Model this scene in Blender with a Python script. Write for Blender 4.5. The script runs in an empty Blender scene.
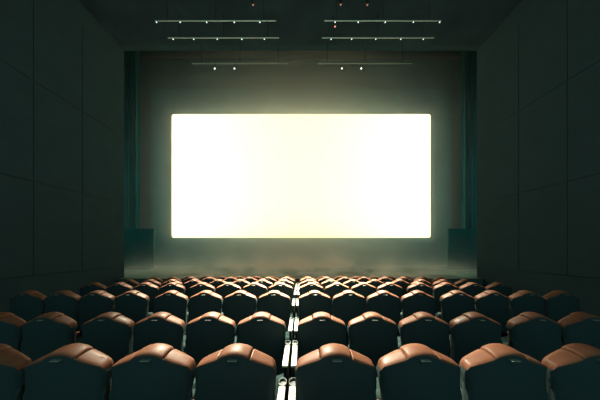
import bpy, bmesh, math, random
from mathutils import Vector, Matrix
random.seed(4)
scene = bpy.context.scene
COL = scene.collection
PI = math.pi
F = 220.0                 # focal length in pixels of a 600 px wide frame
EYE = 1.63

# ------------------------------------------------------------------ materials
def mat(name, col, rough=.6, metal=0.0, spec=.5, coat=0.0, emit=None, estr=0.0, noise=None, bump=None):
    m = bpy.data.materials.new(name); m.use_nodes = True
    nt = m.node_tree; b = nt.nodes['Principled BSDF']
    b.inputs['Base Color'].default_value = (*col, 1)
    b.inputs['Roughness'].default_value = rough
    b.inputs['Metallic'].default_value = metal
    b.inputs['Specular IOR Level'].default_value = spec
    b.inputs['Coat Weight'].default_value = coat
    b.inputs['Coat Roughness'].default_value = .22
    if emit:
        b.inputs['Emission Color'].default_value = (*emit, 1)
        b.inputs['Emission Strength'].default_value = estr
    if noise:            # (scale, amount): mottled base colour
        tc = nt.nodes.new('ShaderNodeTexCoord'); n = nt.nodes.new('ShaderNodeTexNoise')
        n.inputs['Scale'].default_value = noise[0]; n.inputs['Detail'].default_value = 4
        nt.links.new(tc.outputs['Object'], n.inputs['Vector'])
        r = nt.nodes.new('ShaderNodeValToRGB')
        a = noise[1]
        r.color_ramp.elements[0].position = .3; r.color_ramp.elements[1].position = .7
        r.color_ramp.elements[0].color = (*[c*(1-a) for c in col], 1)
        r.color_ramp.elements[1].color = (*[min(1, c*(1+a)) for c in col], 1)
        nt.links.new(n.outputs['Fac'], r.inputs['Fac'])
        nt.links.new(r.outputs['Color'], b.inputs['Base Color'])
    if bump:
        tc = nt.nodes.new('ShaderNodeTexCoord'); n = nt.nodes.new('ShaderNodeTexNoise')
        n.inputs['Scale'].default_value = bump[0]; n.inputs['Detail'].default_value = 3
        bp = nt.nodes.new('ShaderNodeBump'); bp.inputs['Strength'].default_value = bump[1]
        bp.inputs['Distance'].default_value = bump[2] if len(bump) > 2 else .002
        nt.links.new(tc.outputs['Object'], n.inputs['Vector'])
        nt.links.new(n.outputs['Fac'], bp.inputs['Height'])
        nt.links.new(bp.outputs['Normal'], b.inputs['Normal'])
    return m

M = {}
M['leather'] = mat('orange_leather', (.165, .063, .036), rough=.5, spec=.14, coat=.03, noise=(22, .12), bump=(160, .25, .001))
M['shell'] = mat('black_seat_shell', (.023, .037, .039), rough=.7, spec=.06)
M['fabric'] = mat('black_fabric', (.020, .034, .032), rough=.95, spec=.15, bump=(200, .3, .001))
M['groove'] = mat('dark_seam', (.02, .015, .012), rough=.8)
M['plate'] = mat('brushed_plate', (.16, .16, .13), rough=.6)
M['cream_arm'] = mat('cream_armrest', (.88, .84, .72), rough=.25, spec=.6, metal=.5)
M['steel'] = mat('ring_steel', (.10, .12, .115), rough=.5, metal=1.0)
M['cup'] = mat('cup_well', (.012, .02, .02), rough=.6)
M['iron'] = mat('black_iron', (.006, .010, .010), rough=.8, spec=.1)
M['floor'] = mat('auditorium_carpet', (.010, .018, .018), rough=.9, spec=0, noise=(3, .25), bump=(90, .4))
M['wall'] = mat('dark_acoustic_fabric', (.028, .058, .072), rough=.9, spec=0, noise=(1.3, .06))
M['panel'] = mat('acoustic_panel', (.028, .058, .072), rough=.85, spec=0, noise=(2, .05))
M['ceil'] = mat('matte_ceiling', (.026, .050, .064), rough=.95, spec=0, noise=(1, .2))
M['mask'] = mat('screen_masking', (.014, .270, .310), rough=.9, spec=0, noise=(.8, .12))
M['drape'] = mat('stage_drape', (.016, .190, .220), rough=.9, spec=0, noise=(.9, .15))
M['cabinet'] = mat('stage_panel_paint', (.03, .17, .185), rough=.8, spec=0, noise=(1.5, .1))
M['stage'] = mat('stage_boards', (.030, .13, .13), rough=.6, spec=.35, noise=(.55, .35), bump=(3, .3, .02))  # mottling put into the colour to suggest smoke lying over the boards
M['stagefront'] = mat('stage_front', (.05, .08, .075), rough=.8)
M['rail'] = mat('rail_metal', (.55, .72, .68), rough=.42, metal=.85)
M['raildim'] = mat('dull_rail_metal', (.30, .42, .38), rough=.45, metal=.7)
M['lampbody'] = mat('lamp_body', (.03, .045, .043), rough=.5, metal=.3)
M['lens'] = mat('lamp_lens', (.9, .95, .9), rough=.3, emit=(1, .95, .85), estr=9)
M['dimlens'] = mat('dim_lens', (.7, .9, .85), rough=.3, emit=(.62, .85, .78), estr=2.2)
M['redlens'] = mat('red_lens', (.5, .15, .1), rough=.4, emit=(1, .38, .28), estr=.32)
M['redbright'] = mat('red_lens_bright', (.5, .15, .1), rough=.4, emit=(1, .42, .32), estr=1.1)

# ------------------------------------------------------------------ helpers
def obj(name, bm, m, parent=None, smooth=True):
    me = bpy.data.meshes.new(name)
    bmesh.ops.recalc_face_normals(bm, faces=bm.faces)
    bm.to_mesh(me); bm.free()
    for p in me.polygons: p.use_smooth = smooth
    ms = m if isinstance(m, (list, tuple)) else [m]
    for x in ms: me.materials.append(x)
    o = bpy.data.objects.new(name, me); COL.objects.link(o)
    if parent: o.parent = parent
    if smooth:
        try: me.set_sharp_from_angle(angle=math.radians(42))
        except Exception: pass
    return o

def tag(o, label=None, cat=None, group=None, kind=None):
    if label: o['label'] = label
    if cat: o['category'] = cat
    if group: o['group'] = group
    if kind: o['kind'] = kind
    return o

def empty(name, loc):
    o = bpy.data.objects.new(name, None); COL.objects.link(o)
    o.location = loc; o.empty_display_size = .1
    return o

def box(bm, x0, x1, y0, y1, z0, z1, bev=0.0, seg=2):
    b2 = bmesh.new()
    bmesh.ops.create_cube(b2, size=1)
    for v in b2.verts:
        v.co = Vector((x0 if v.co.x < 0 else x1, y0 if v.co.y < 0 else y1, z0 if v.co.z < 0 else z1))
    if bev: bmesh.ops.bevel(b2, geom=b2.edges[:], offset=bev, segments=seg, affect='EDGES', profile=.5)
    merge(bm, b2)

def merge(bm, b2, mx=None):
    if mx is not None: bmesh.ops.transform(b2, matrix=mx, verts=b2.verts)
    me = bpy.data.meshes.new('t'); b2.to_mesh(me); b2.free()
    bm.from_mesh(me); bpy.data.meshes.remove(me)

def cyl(bm, p0, p1, r0, r1=None, n=16, cap=True):
    r1 = r0 if r1 is None else r1
    p0, p1 = Vector(p0), Vector(p1); d = p1 - p0
    b2 = bmesh.new()
    bmesh.ops.create_cone(b2, cap_ends=cap, segments=n, radius1=r0, radius2=r1, depth=d.length)
    q = Vector((0, 0, 1)).rotation_difference(d.normalized())
    merge(bm, b2, Matrix.Translation((p0+p1)/2) @ q.to_matrix().to_4x4())

def torus(bm, R, r, n=28, k=8, sy=1.0):
    rows = []
    for i in range(n):
        a = 2*PI*i/n
        ring = []
        for j in range(k):
            b = 2*PI*j/k
            ring.append(bm.verts.new(((R+r*math.cos(b))*math.cos(a), (R+r*math.cos(b))*math.sin(a)*sy, r*math.sin(b))))
        rows.append(ring)
    for i in range(n):
        for j in range(k):
            bm.faces.new((rows[i][j], rows[(i+1) % n][j], rows[(i+1) % n][(j+1) % k], rows[i][(j+1) % k]))

def lathe(bm, prof, n=20, mx=None):
    b2 = bmesh.new(); rows = []
    for r, z in prof:
        rows.append([b2.verts.new((r*math.cos(2*PI*i/n), r*math.sin(2*PI*i/n), z)) for i in range(n)])
    for a, b in zip(rows, rows[1:]):
        for i in range(n):
            b2.faces.new((a[i], a[(i+1) % n], b[(i+1) % n], b[i]))
    b2.faces.new(rows[0]); b2.faces.new(rows[-1])
    merge(bm, b2, mx)

# ------------------------------------------------------------------ the seat
W = .56                      # seat pitch along a row
HX = .262                    # half width of the padded crest

def crest(x):
    """Height of the padded crest across the seat; the middle is 0."""
    a = abs(x)
    if a <= .10: z = -.030*(a/.10)**2
    else:
        z = -.030 - .43*(a-.10) - .6*max(0, a-.17)**2
    if a > .240:
        t = (a-.240)/(HX-.240)
        z -= .020*(1-math.sqrt(max(0, 1-min(t, 1)**2)))
    return z

PROF = [(.028, -.120), (.014, -.070), (.003, -.040), (-.003, -.030), (-.004, -.023), (.002, -.0165), (.016, -.0105), (.040, -.005), (.066, -.001), (.090, 0.0),
        (.112, -.002), (.131, -.010), (.144, -.030), (.146, -.080), (.142, -.120)]

def pad(x0, x1, lift=0.0, nx=14, outer=0):
    """One leather panel of the backrest, pillowed along its seams; outer=+1/-1 rounds the shoulder end."""
    bm = bmesh.new(); rows = []
    us = [0, .01, .03, .06] + [i/nx for i in range(1, nx)] + [.94, .97, .99, 1]
    for u in us:
        x = x0 + (x1-x0)*u
        e = 0.0
        for d, end in ((u*(x1-x0), -1), ((1-u)*(x1-x0), 1)):
            rad = .026 if end == outer else .010
            if d < rad: e = max(e, rad*.8*(1-math.sqrt(max(0, 1-(1-d/rad)**2))))
        row = []
        cz = crest(x)
        k = 1 - .46*(min(abs(x), HX)/HX)**3           # thinner towards the shoulders
        for y, z in PROF:
            yc = .075 + (y-.075)*(k if y > .075 else 1) + (.030*(x/HX)**2 if y < .075 else 0)
            zz = z*k
            # shrink inward by e
            n = Vector((yc-.075, zz+.09)); L = max(n.length, 1e-4)
            s = max(.2, 1 - e/L)
            yy, z2 = .075 + n.x*s, -.09 + n.y*s
            z2 = cz + lift + z2
            row.append(bm.verts.new((x, yy, z2)))
        rows.append(row)
    for a, b in zip(rows, rows[1:]):
        for j in range(len(PROF)-1):
            bm.faces.new((a[j], b[j], b[j+1], a[j+1]))
    for r in (rows[0], rows[-1]): bm.faces.new(r)
    for j in (0,):
        pass
    # close underside/back
    for a, b in zip(rows, rows[1:]):
        bm.faces.new((a[0], a[-1], b[-1], b[0]))
    return bm

def shell_bm():
    """Dark moulded back: arched top, straight sides that draw in downwards, gently bulged."""
    bm = bmesh.new(); nx = 24; nz = 10
    bot = -.66
    def hw(t):                       # half width from top (t=0) to bottom (t=1)
        return .266 - .014*t
    front, back = [], []
    for i in range(nx+1):
        u = -1 + 2*i/nx
        colf, colb = [], []
        for j in range(nz+1):
            t = (j/nz)**1.3
            x = u*hw(t)
            xc = max(-HX, min(HX, x))
            top = crest(xc) - .026 + .014*(abs(xc)/HX)**2
            r = 1 - (1-abs(u))/.10
            if r > 0: top -= .018*(1-math.sqrt(max(0, 1-r*r)))
            lowz = bot + .04*abs(u)**4
            z = top + (lowz-top)*t
            bulge = .022*(1-u*u)*math.sin(PI*min(1, t*1.1+.08))
            edge = .020*max(0, r)**2
            lip = 0
            colb.append(bm.verts.new((x, .004 - bulge + edge + .024*u*u, z)))
            wing = max(0, (abs(u)-.80)/.20)
            colf.append(bm.verts.new((x,   .034 - .006*t + .085*min(1, wing*1.6)*max(0, 1-t*3.2) - edge*.4, z - .004)))
        back.append(colb); front.append(colf)
    for g in (back, front):
        for a, b in zip(g, g[1:]):
            for j in range(nz):
                bm.faces.new((a[j], b[j], b[j+1], a[j+1]))
    for i in range(nx):
        for j in (0, nz):
            bm.faces.new((back[i][j], back[i+1][j], front[i+1][j], front[i][j]))
    for i in (0, nx):
        for j in range(nz):
            bm.faces.new((back[i][j], back[i][j+1], front[i][j+1], front[i][j]))
    return bm

ARM_Z = -.33; ARM_S = -.345; ARM_L = -.42
def arm_shared_bm(ARM_S, dy=0):
    bm = bmesh.new(); box(bm, -.014, .014, .24, .735-dy, ARM_S-.045, ARM_S, .012, 3); return bm
def arm_post_bm(ARM_Z, y0=.50):
    bm = bmesh.new()
    box(bm, -.016, .016, y0, y0+.28, ARM_Z-.30, ARM_Z-.018, .006)
    box(bm, -.020, .020, y0+.05, y0+.19, -.985, ARM_Z-.28, .006)
    box(bm, -.028, .028, y0, y0+.26, -1.0, -.982, .004)
    return bm
def arm_aisle_bm():
    bm = bmesh.new(); box(bm, -.024, .024, .45, .845, ARM_Z-.020, ARM_Z, .006, 3); return bm
def ring_bm():
    bm = bmesh.new(); torus(bm, .0292, .0014, sy=1.35); return bm
def cup_bm():
    bm = bmesh.new()
    lathe(bm, [(.0, -.075), (.024, -.075), (.026, -.06), (.0275, -.004), (.0285, 0), (.025, 0), (.023, -.01), (.0, -.012)][1:-1] + [(.004, -.011)])
    for v in bm.verts: v.co.y *= 1.33; v.co.x *= .99
    return bm

MESH = {}
def build_parts():
    def keep(key, name, bm, m):
        o = obj(name, bm, m); MESH[key] = o.data; bpy.data.objects.remove(o)
    keep('shell', 'back_shell', shell_bm(), M['shell'])
    keep('mid', 'headrest_panel', pad(-.0965, .0965, .005, outer=0), M['leather'])
    keep('wl', 'shoulder_panel', pad(-HX+.004, -.1035, 0, outer=-1), M['leather'])
    keep('wr', 'shoulder_panel', pad(.1035, HX-.004, 0, outer=1), M['leather'])
    bm = bmesh.new(); box(bm, -.030, .030, -.030, .002, -.054, -.047, .0025)
    keep('plate', 'label_plate', bm, M['plate'])
    bm = bmesh.new(); box(bm, -.228, .228, .160, .285, -.70, -.40, .045, 4)
    keep('cushion', 'seat_cushion', bm, M['fabric'])
    bm = bmesh.new(); box(bm, -.235, .235, .052, .138, -.60, -.19, .035, 4)
    keep('backc', 'back_cushion', bm, M['fabric'])
    bm = bmesh.new(); box(bm, -.205, .205, .283, .305, -.68, -.43, .010, 2)
    keep('pan', 'seat_pan', bm, M['shell'])
    bm = bmesh.new()
    cyl(bm, (-.235, .20, -.64), (.235, .20, -.64), .018)
    box(bm, -.045, .045, .06, .17, -.985, -.60, .008)
    box(bm, -.09, .09, .02, .25, -1.0, -.982, .005)
    keep('base', 'pedestal', bm, M['iron'])
    keep('arms0', 'armrest', arm_shared_bm(ARM_S), M['leather'])
    keep('arms', 'armrest', arm_shared_bm(ARM_L, .07), M['leather'])
    keep('armp', 'armrest_post', arm_post_bm(ARM_Z), M['iron'])
    keep('armps0', 'armrest_post', arm_post_bm(ARM_S, .34), M['iron'])
    keep('armps', 'armrest_post', arm_post_bm(ARM_L, .32), M['iron'])
    keep('arma', 'armrest', arm_aisle_bm(), M['cream_arm'])
    keep('ring', 'cup_ring', ring_bm(), M['steel'])
    keep('cup', 'cup_holder', cup_bm(), M['cup'])
build_parts()

def part(key, name, parent, x=0, y=0, z=0, label=None, rx=0):
    o = bpy.data.objects.new(name, MESH[key]); COL.objects.link(o)
    o.parent = parent; o.location = (x, y, z); o.rotation_euler = (rx, 0, 0)
    if label: o['label'] = label
    return o

def seat(x, y, ztop, label, left=None, right=None, bar_left=.0, bar_right=.0):
    """left / right: None, 'shared' (leather, between two seats) or 'aisle' (cream bar with a cup ring)."""
    y -= .062; ztop -= .014 + (.012 if y < 1.45 else .006)
    root = empty('cinema_seat', (x, y, ztop-1.0))
    tag(root, label, 'seat', 'rows of leather cinema seats')
    P = lambda key, name, px=0, py=0, pz=0, lab=None, rx=0, par=None: part(key, name, par or root, px, py, pz+(1.0 if par is None else 0), lab, rx)
    P('shell', 'back_shell', lab='smooth black moulded back of the seat')
    P('mid', 'headrest_panel'); P('wl', 'shoulder_panel'); P('wr', 'shoulder_panel')
    P('plate', 'label_plate', lab='small pale metal strip under the crest')
    P('backc', 'back_cushion', lab='black fabric lower backrest'); P('cushion', 'seat_cushion', lab='black fabric tip-up seat'); P('pan', 'seat_pan'); P('base', 'pedestal', lab='black iron pedestal')
    for side, kind, bx in ((-1, left, bar_left), (1, right, bar_right)):
        if kind == 'shared':
            a = P('arms0' if y < 1 else 'arms', 'armrest', side*W/2)
            part('armps0' if y < 1 else 'armps', 'armrest_post', a)
        elif kind == 'aisle':
            a = P('arma', 'armrest', side*W/2 + bx, lab='long cream armrest with a cup ring at its end')
            part('armp', 'armrest_post', a)
            part('ring', 'cup_ring', a, 0, .885, ARM_Z+.006, 'thin steel ring', .13)
            part('cup', 'cup_holder', a, 0, .885, ARM_Z+.002, None, .13)
    return root

ROWS = [(.790, .63), (1.458, .63), (2.392, .69), (3.561, .673), (4.685, .716), (5.64, .784), (6.62, .85), (7.60, .955)]
ORD = ['first', 'second', 'third', 'fourth', 'fifth', 'sixth', 'seventh', 'eighth']
RX = [.41, 1.40, 2.40, 3.40, 4.54, 5.54, 6.54, 7.54]
LX = [-.76, -1.74, -2.74, -3.74, -4.88, -5.88, -6.88, -7.88]
COUNT = {0: (1, 1), 1: (4, 4), 2: (6, 6), 3: (8, 8), 4: (8, 8), 5: (8, 8), 6: (8, 8), 7: (8, 8)}
ROWNAME = ['row below the picture', 'nearest row', 'second row away', 'third row away', 'fourth row away', 'fifth row away',
           'sixth row away', 'row against the stage']
for k, (d, H) in enumerate(ROWS):
    for side, xs, n in ((-1, LX, COUNT[k][0]), (1, RX, COUNT[k][1])):
        for i in range(n):
            px = F*xs[i]*W/d
            if k == 0:
                label = 'seat showing only its %s cream armrest with cup ring at bottom edge' % ('left-hand' if side < 0 else 'right-hand')
            else:
                tone = 'cream-lit' if abs(px) < 75 and k >= 3 else 'shadowed rust' if abs(px) > 195 else 'orange'
                if i == 0: where = 'just %s of the white armrest pairs' % ('left' if side < 0 else 'right')
                else: where = '%s %s of the white armrest pairs' % (ORD[i], 'left' if side < 0 else 'right')
                label = '%s-crested seat, %s, %s' % (tone, where, ROWNAME[k])
            inner, outer = ('aisle', .02*side*0) if i in (0, 4) else (None, 0), None
            l = r = None; bl = br = 0.0
            inn = 'aisle' if i == 0 else ('shared' if i == 4 else None)
            out = 'shared'
            if side < 0: l, r = out, inn
            else: l, r = inn, out
            # the two cream bars stand closer to the seats than the seat pitch
            if side < 0: br = .015
            else: bl = -.005
            seat(xs[i]*W, d, EYE-H, label, l, r, bl, br)

# ------------------------------------------------------------------ the setting
def struct(name, bm, m, label, smooth=False):
    return tag(obj(name, bm, m, smooth=smooth), label, None, None, 'structure')

HXW = 7.15            # half width of the house
ST_Y0, ST_Y1 = 8.62, 15.0
ST_Z = EYE-1.20
HOUSE_H = EYE+8.0
FLY_H = EYE+13.0
# raked floor
bm = bmesh.new()
pts = [(-2.5, EYE-.63-1.0)] + [(d+.30, EYE-H-1.0) for d, H in ROWS]
steps = [(-2.5, 0.0)]
prev = 0.0
for d, H in ROWS[1:]:
    z = EYE-H-1.0
    if abs(z-prev) > 1e-4:
        steps += [(d-.07, prev), (d-.07, z)]
    prev = z
steps += [(ST_Y0, prev)]
a = [bm.verts.new((-HXW, y, z)) for y, z in steps]; b = [bm.verts.new((HXW, y, z)) for y, z in steps]
for i in range(len(steps)-1): bm.faces.new((a[i], b[i], b[i+1], a[i+1]))
for r in (a, b): pass
a2 = [bm.verts.new((-HXW, y, -.8)) for y in (-2.5, ST_Y0)]; b2_ = [bm.verts.new((HXW, y, -.8)) for y in (-2.5, ST_Y0)]
bm.faces.new((a2[0], b2_[0], b2_[1], a2[1]))
bm.faces.new((a[0], b[0], b2_[0], a2[0])); bm.faces.new((a[-1], b[-1], b2_[1], a2[1]))
bm.faces.new(a + [a2[1], a2[0]]); bm.faces.new(b + [b2_[1], b2_[0]])
struct('floor', bm, M['floor'], 'dark stepped auditorium floor under the seats')

# stage: top and front
bm = bmesh.new(); box(bm, -14.2, 14.2, ST_Y0+.04, ST_Y1+.4, -.8, ST_Z, 0)
struct('floor_stage', bm, M['stage'], 'pale hazy stage floor below the screen')
bm = bmesh.new(); box(bm, -HXW, HXW, ST_Y0, ST_Y0+.039, prev-.1, ST_Z+.002, 0)
struct('trim_1', bm, M['stagefront'], 'dark front edge of the stage')

# house side walls with fabric panels
for s, nm in ((-1, 'left'), (1, 'right')):
    bm = bmesh.new(); box(bm, min(s*HXW, s*(HXW+.4)), max(s*HXW, s*(HXW+.4)), -2.5, ST_Y0+.3, -.8, HOUSE_H)
    struct('wall_%s' % nm, bm, M['wall'], 'dark side wall of the auditorium, %s side' % nm)
    bm = bmesh.new()
    for i in range(6):
        y0 = .6+i*1.32
        for z0, z1 in ((.9, 3.4), (3.41, 6.1), (6.11, 8.9)):
            box(bm, min(s*(HXW-.02), s*HXW), max(s*(HXW-.02), s*HXW), y0, y0+1.31, z0, z1, .004, 1)
    struct('trim_%d' % (2 if s < 0 else 3), bm, M['panel'], 'fabric panels on the %s side wall' % nm)
    bm = bmesh.new(); box(bm, min(s*14.0, s*14.4), max(s*14.0, s*14.4), ST_Y0+.05, ST_Y1+.4, ST_Z, FLY_H)
    struct('wall_stage_%s' % nm, bm, M['wall'], 'dark stage side wall, %s side' % nm)
    bm = bmesh.new(); box(bm, min(s*(HXW+.4), s*14.4), max(s*(HXW+.4), s*14.4), ST_Y0+.05, ST_Y0+.3, ST_Z, FLY_H)
    struct('wall_proscenium_%s' % nm, bm, M['wall'], 'dark wall beside the stage opening, %s side' % nm)
bm = bmesh.new(); box(bm, -HXW-.4, HXW+.4, -2.5, ST_Y0+.05, HOUSE_H, HOUSE_H+.3)
struct('ceiling', bm, M['ceil'], 'dark matte auditorium ceiling')
bm = bmesh.new(); box(bm, -HXW-.4, HXW+.4, ST_Y0+.05, ST_Y0+.3, HOUSE_H, FLY_H)
struct('wall_header', bm, M['wall'], 'dark header wall above the stage opening')
bm = bmesh.new(); box(bm, -14.4, 14.4, ST_Y0+.05, ST_Y1+.4, FLY_H, FLY_H+.3)
struct('ceiling_stage', bm, M['ceil'], 'dark ceiling over the stage')
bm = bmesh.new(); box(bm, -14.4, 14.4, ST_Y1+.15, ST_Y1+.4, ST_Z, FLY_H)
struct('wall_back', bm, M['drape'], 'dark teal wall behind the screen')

# masking surround, a thin stretched cloth on a frame
def pxx(x, d): return (x-300.5)*d/F
def pzz(y, d): return EYE + (248-y)*d/F
D = 14.9
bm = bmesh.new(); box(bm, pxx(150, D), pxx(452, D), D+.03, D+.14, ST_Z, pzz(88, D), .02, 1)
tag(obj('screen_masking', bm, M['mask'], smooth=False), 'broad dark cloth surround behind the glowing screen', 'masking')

# the screen
sx0, sx1, sz0, sz1 = pxx(171.8, D), pxx(430.5, D), pzz(237.6, D), pzz(114.2, D)
root = empty('projection_screen', ((sx0+sx1)/2, D, sz0))
tag(root, 'huge blank glowing cream-white cinema screen facing the seats', 'screen')
def rrect(bm, hw, h, r, y, n=6):
    vs = []
    for cx, cz, a0 in ((hw-r, r, -PI/2), (hw-r, h-r, 0), (-hw+r, h-r, PI/2), (-hw+r, r, PI)):
        for i in range(n+1):
            a = a0 + PI/2*i/n
            vs.append(bm.verts.new((cx+r*math.cos(a), y, cz+r*math.sin(a))))
    return vs
ms = bpy.data.materials.new('lit_screen'); ms.use_nodes = True
nt = ms.node_tree; nt.nodes.clear()
em = nt.nodes.new('ShaderNodeEmission'); out = nt.nodes.new('ShaderNodeOutputMaterial')
SCREEN_E = (2.9, 2.3, 1.26)
em.inputs['Color'].default_value = (SCREEN_E[0]/2.9, SCREEN_E[1]/2.9, SCREEN_E[2]/2.9, 1); em.inputs['Strength'].default_value = 2.9
nt.links.new(em.outputs[0], out.inputs['Surface'])
bm = bmesh.new()
f_ = rrect(bm, (sx1-sx0)/2, sz1-sz0, .16, 0); bm.faces.new(f_)
b_ = rrect(bm, (sx1-sx0)/2, sz1-sz0, .16, .02); bm.faces.new(b_)
for i in range(len(f_)): bm.faces.new((f_[i], f_[(i+1) % len(f_)], b_[(i+1) % len(f_)], b_[i]))
sc = obj('screen_surface', bm, ms, root, smooth=False)

# side flats on the stage
for s, xa, xb, nm in ((-1, 96, 150, 'left'), (1, 452, 503, 'right')):
    d = 12.2
    x0, x1 = pxx(xa, d), pxx(xb, d)
    r = empty('stage_flat', ((x0+x1)/2, d+.35, ST_Z))
    tag(r, 'low dim teal flat standing on the stage %s of the screen' % nm, 'stage flat', 'flats beside the screen')
    h = pzz(228, d)-ST_Z; w = (x1-x0)/2
    bm = bmesh.new(); box(bm, -w, w, -.05, .05, .06, h, .02)
    obj('board', bm, M['cabinet'], r)
    bm = bmesh.new(); box(bm, -w+.05, w-.05, -.20, .20, 0, .07)
    obj('foot', bm, M['iron'], r)

# hanging drapes at the edges of the stage opening (pleated)
for s, nm in ((-1, 'left'), (1, 'right')):
    bm = bmesh.new()
    n = 90; xa, xb = s*10.4, s*13.9
    fr, bk = [], []
    for i in range(n+1):
        x = xa+(xb-xa)*i/n
        y = 14.2 + .07*math.sin(i*1.05) + .03*math.sin(i*2.3+1)
        fr.append((x, y)); bk.append((x, y+.03))
    loop = fr + bk[::-1]
    lo = [bm.verts.new((x, y, ST_Z+.01)) for x, y in loop]; hi = [bm.verts.new((x, y, FLY_H-.02)) for x, y in loop]
    m_ = len(loop)
    for i in range(m_): bm.faces.new((lo[i], lo[(i+1) % m_], hi[(i+1) % m_], hi[i]))
    for i in range(n):
        for g in (lo, hi): bm.faces.new((g[i], g[i+1], g[m_-2-i], g[m_-1-i]))
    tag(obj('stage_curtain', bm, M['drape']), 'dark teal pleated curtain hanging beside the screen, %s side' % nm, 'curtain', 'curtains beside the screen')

# ------------------------------------------------------------------ lighting rails and fixtures
RH = 7.2
def rail(d, xa, xb, label, hgt, rm='rail', rr=.0135):
    x0, x1 = pxx(xa, d), pxx(xb, d)
    r = empty('lighting_rail', ((x0+x1)/2, d, EYE+hgt))
    tag(r, label, 'lighting rail', 'lighting rails under the ceiling')
    L = (x1-x0)/2
    bm = bmesh.new(); cyl(bm, (-L, 0, 0), (L, 0, 0), rr, n=20)
    obj('tube', bm, M[rm], r)
    for t in (-.8, 0, .8):
        bm = bmesh.new(); cyl(bm, (L*t, 0, .016), (L*t, 0, HOUSE_H-EYE-hgt+.002), .006, n=8)
        obj('hanger', bm, M['iron'], r)
    return r

def fixture(name, loc, label, cat, group, lens, size, aim=(0, -.75, -.66), drop=.0):
    """A small spotlight: clamp on the rail, yoke, tapered can and lens."""
    r = empty(name, loc); tag(r, label, cat, group)
    a = Vector(aim).normalized(); s = size
    c = Vector((0, 0, -.11*s-drop))
    bm = bmesh.new()
    box(bm, -.020*s, .020*s, -.02*s, .02*s, -.045*s-drop*.5, -.016, .004, 1)
    if drop: cyl(bm, (0, 0, -.02), (0, 0, -drop), .008, n=8)
    obj('clamp', bm, M['lampbody'], r)
    bm = bmesh.new()
    q = Vector((0, 0, 1)).rotation_difference(a).to_matrix().to_4x4()
    lathe(bm, [(.022*s, -.09*s), (.034*s, -.07*s), (.036*s, .03*s), (.046*s, .06*s), (.046*s, .075*s), (.040*s, .075*s), (.036*s, .055*s)], 18, Matrix.Translation(c) @ q)
    obj('can', bm, M['lampbody'], r)
    bm = bmesh.new()
    lathe(bm, [(.037*s, .056*s), (.036*s, .064*s), (.022*s, .070*s), (.004*s, .072*s)], 18, Matrix.Translation(c) @ q)
    obj('lens', bm, lens, r)
    return r, Vector(loc)+c+a*.09*s

RAILS = [  # d, xa, xb, fixture xs, name
    (RH*F/227.3, 155, 276, (157, 180.5, 207, 234.5, 260), 'long upper pale lighting rail on the left'),
    (RH*F/227.3, 324.5, 441, (335, 358, 385, 413, 439.3), 'long upper pale lighting rail on the right'),
    (RH*F/210.2, 168, 279, (173.5, 194, 217.5, 242, 264.5), 'second pale lighting rail down on the left'),
    (RH*F/210.2, 322, 434, (331, 351.5, 375.5, 400.5, 423), 'second pale lighting rail down on the right'),
    (RH*F/184.7, 192, 288, (), 'lowest dim lighting rail above the screen, on the left'),
    (RH*F/184.7, 318, 412, (), 'lowest dim lighting rail above the screen, on the right')]
ordn = ['first', 'second', 'third', 'fourth', 'fifth']
for d, xa, xb, fx, lab in RAILS:
    rail(d, xa, xb, lab, RH, *(('raildim', .013) if not fx else ()))
    for i, x in enumerate(fx):
        side = 'left' if x < 300 else 'right'
        which = 'upper' if 'upper' in lab else 'second'
        fixture('rail_spotlight', (pxx(x, d), d, EYE+RH), 'tiny faint lamp, %s from left along the %s rail on the %s' % (ordn[i], which, side),
                'spotlight', 'tiny lamps along the rails', M['dimlens'], .46)
# four bright heads under the lowest rail, the lamps that light the house
LAMPS = []
FILL_W = 28
d3 = RH*F/184.7
for x, lab in ((214.8, 'bright star-like spotlight, outer of the left pair under the lowest rail'), (234.6, 'bright star-like spotlight, inner of the left pair under the lowest rail'),
               (341.8, 'bright star-like spotlight, inner of the right pair under the lowest rail'), (361.2, 'bright star-like spotlight, outer of the right pair under the lowest rail')):
    r, p = fixture('stage_spotlight', (pxx(x, d3), d3, EYE+RH), lab, 'spotlight', 'bright spotlights under the lowest rail', M['lens'], .46, drop=.15)
    LAMPS.append(p)
# small red and dim ceiling lamps
for x, y, hgt, mt, lab in ((253, 5.6, 7.9, 'redlens', 'small dim reddish lamp high above the left upper rail'),
                           (340.8, 5.4, 7.9, 'redlens', 'small dim reddish lamp above the right upper rail, the inner one'),
                           (367.3, 5.6, 7.9, 'redlens', 'small dim reddish lamp above the right upper rail, the outer one'),
                           (335, 27.2, 7.9, 'redbright', 'small bright red lamp between the two right-hand rails')):
    d = hgt*F/(248-y)
    r = empty('ceiling_lamp', (pxx(x, d), d, HOUSE_H)); tag(r, lab, 'lamp', 'small red lamps on the ceiling')
    bm = bmesh.new(); lathe(bm, [(.03, -.07), (.05, -.06), (.055, 0)], 16); obj('housing', bm, M['lampbody'], r)
    bm = bmesh.new(); lathe(bm, [(.004, -.098), (.018, -.094), (.027, -.082), (.028, -.069)], 16); obj('lens', bm, M[mt], r)

# ------------------------------------------------------------------ light
for p, tgt, ang, en in zip(LAMPS, ((-1.3, 5.5, .9), (0, 1.7, .9), (0, 4.9, .9), (1.3, 5.5, .9)), (41, 20, 32, 41), (25000, 25000, 52000, 25000)):
    L = bpy.data.lights.new('stage_spotlight_beam', 'SPOT'); L.energy = en
    L.color = (1, .98, .74) if en > 15000 else (1, .86, .68); L.spot_size = math.radians(ang); L.spot_blend = 1.0; L.shadow_soft_size = .12
    o = bpy.data.objects.new('stage_spotlight_beam', L); COL.objects.link(o); o.location = p
    o.rotation_euler = (Vector(tgt)-Vector(p)).to_track_quat('-Z', 'Y').to_euler()

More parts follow.
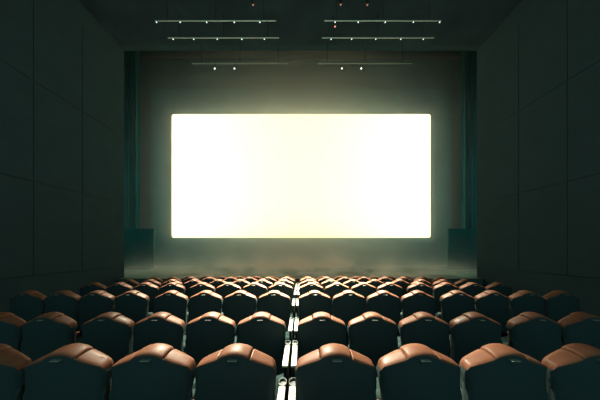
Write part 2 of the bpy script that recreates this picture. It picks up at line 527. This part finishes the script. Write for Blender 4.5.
# unseen blue-green fill lights added in the wings to tint the stage sides
for sgn in (-1, 1):
    L = bpy.data.lights.new('wing_fill', 'AREA'); L.shape = 'RECTANGLE'; L.size = .5; L.size_y = 5.0; L.energy = FILL_W
    L.color = (.06, 1.0, .80)
    o = bpy.data.objects.new('wing_fill', L); COL.objects.link(o); o.location = (sgn*12.6, 10.6, ST_Z+4.6)
    o.rotation_euler = (Vector((sgn*7.0, 15.0, ST_Z+4.0))-Vector(o.location)).to_track_quat('-Z', 'Y').to_euler()

w = bpy.data.worlds.new('teal_ambient_fill'); scene.world = w; w.use_nodes = True  # even teal background light added to lift the dark tones
bg = w.node_tree.nodes['Background']; bg.inputs['Color'].default_value = (.50, 1.0, .96, 1); bg.inputs['Strength'].default_value = .62

# haze added over the stage for the glow round the screen, plus low smoke
HAZE_D, HAZE_L, FOG_D = .82, 1.0, 3.4
mh = bpy.data.materials.new('glow_haze_smoke'); mh.use_nodes = True
nt = mh.node_tree; nt.nodes.clear()
vs_ = nt.nodes.new('ShaderNodeVolumeScatter'); out = nt.nodes.new('ShaderNodeOutputMaterial')
vs_.inputs['Color'].default_value = (.88, .88, 1.0, 1); vs_.inputs['Anisotropy'].default_value = .1
geo = nt.nodes.new('ShaderNodeNewGeometry'); sep = nt.nodes.new('ShaderNodeSeparateXYZ')
nt.links.new(geo.outputs['Position'], sep.inputs[0])
def math_node(op, a, b=None):
    n = nt.nodes.new('ShaderNodeMath'); n.operation = op
    for k, v in ((0, a), (1, b)):
        if v is None: continue
        if isinstance(v, (int, float)): n.inputs[k].default_value = v
        else: nt.links.new(v, n.inputs[k])
    return n.outputs[0]
# density shaped for the glow: thickest at the screen, its middle and the stage
near = math_node('EXPONENT', math_node('MULTIPLY', math_node('SUBTRACT', sep.outputs['Y'], ST_Y1), 1/HAZE_L))
xx = math_node('MULTIPLY', sep.outputs['X'], 1/4.8)
midst = math_node('ADD', .12, math_node('MULTIPLY', .88, math_node('EXPONENT', math_node('MULTIPLY', math_node('MULTIPLY', xx, xx), -1.0))))
near = math_node('MULTIPLY', near, midst)
midst2 = math_node('ADD', .45, math_node('MULTIPLY', .55, midst))
sink = math_node('ADD', .85, math_node('MULTIPLY', 2.6, math_node('EXPONENT', math_node('MULTIPLY', math_node('SUBTRACT', sep.outputs['Z'], ST_Z), -1/1.0))))
near = math_node('MULTIPLY', near, sink)
low = math_node('EXPONENT', math_node('MULTIPLY', math_node('SUBTRACT', sep.outputs['Z'], ST_Z), -1/.30))
ns = nt.nodes.new('ShaderNodeTexNoise'); ns.inputs['Scale'].default_value = .8; ns.inputs['Detail'].default_value = 3
nt.links.new(geo.outputs['Position'], ns.inputs['Vector'])
wisps = math_node('MAXIMUM', math_node('MULTIPLY', math_node('SUBTRACT', ns.outputs['Fac'], .42), 5.0), 0.0)
bloom = math_node('MULTIPLY', math_node('MULTIPLY', midst2, math_node('EXPONENT', math_node('MULTIPLY', math_node('SUBTRACT', sep.outputs['Y'], ST_Y1), 1/.21))), 1.6)  # dense thin layer added at the screen to imitate lens bloom
fog = math_node('MULTIPLY', math_node('MULTIPLY', math_node('MULTIPLY', low, midst), wisps), FOG_D)
nt.links.new(bloom, vs_.inputs['Density'])
# blue-green put into the colour of the wider haze and smoke, tinting the glow
vt = nt.nodes.new('ShaderNodeVolumeScatter'); vt.inputs['Color'].default_value = (.62, .82, .90, 1); vt.inputs['Anisotropy'].default_value = .1
nt.links.new(math_node('ADD', math_node('MULTIPLY', near, HAZE_D), fog), vt.inputs['Density'])
ad = nt.nodes.new('ShaderNodeAddShader'); nt.links.new(vs_.outputs[0], ad.inputs[0]); nt.links.new(vt.outputs[0], ad.inputs[1])
nt.links.new(ad.outputs[0], out.inputs['Volume'])
bm = bmesh.new(); box(bm, -13.9, 13.9, ST_Y0+.32, ST_Y1-.02, ST_Z+.002, FLY_H-.02)
tag(obj('haze', bm, mh, smooth=False), 'haze added for the screen glow, and low smoke over the stage', 'haze', None, 'stuff')

# ------------------------------------------------------------------ camera
cam = bpy.data.cameras.new('camera'); co = bpy.data.objects.new('camera', cam); COL.objects.link(co)
co.location = (0, 0, EYE); co.rotation_euler = (PI/2, 0, 0)
cam.sensor_width = 36; cam.lens = F*36/600; cam.shift_x = -.5/600; cam.shift_y = 48/600; cam.clip_start = .05
scene.camera = co
scene.view_settings.view_transform = 'Standard'; scene.view_settings.look = 'None'
scene.view_settings.exposure = 0; scene.view_settings.gamma = 1
scene.cycles.use_denoising = True
scene.cycles.volume_bounces = 2
scene.cycles.sample_clamp_indirect = 4
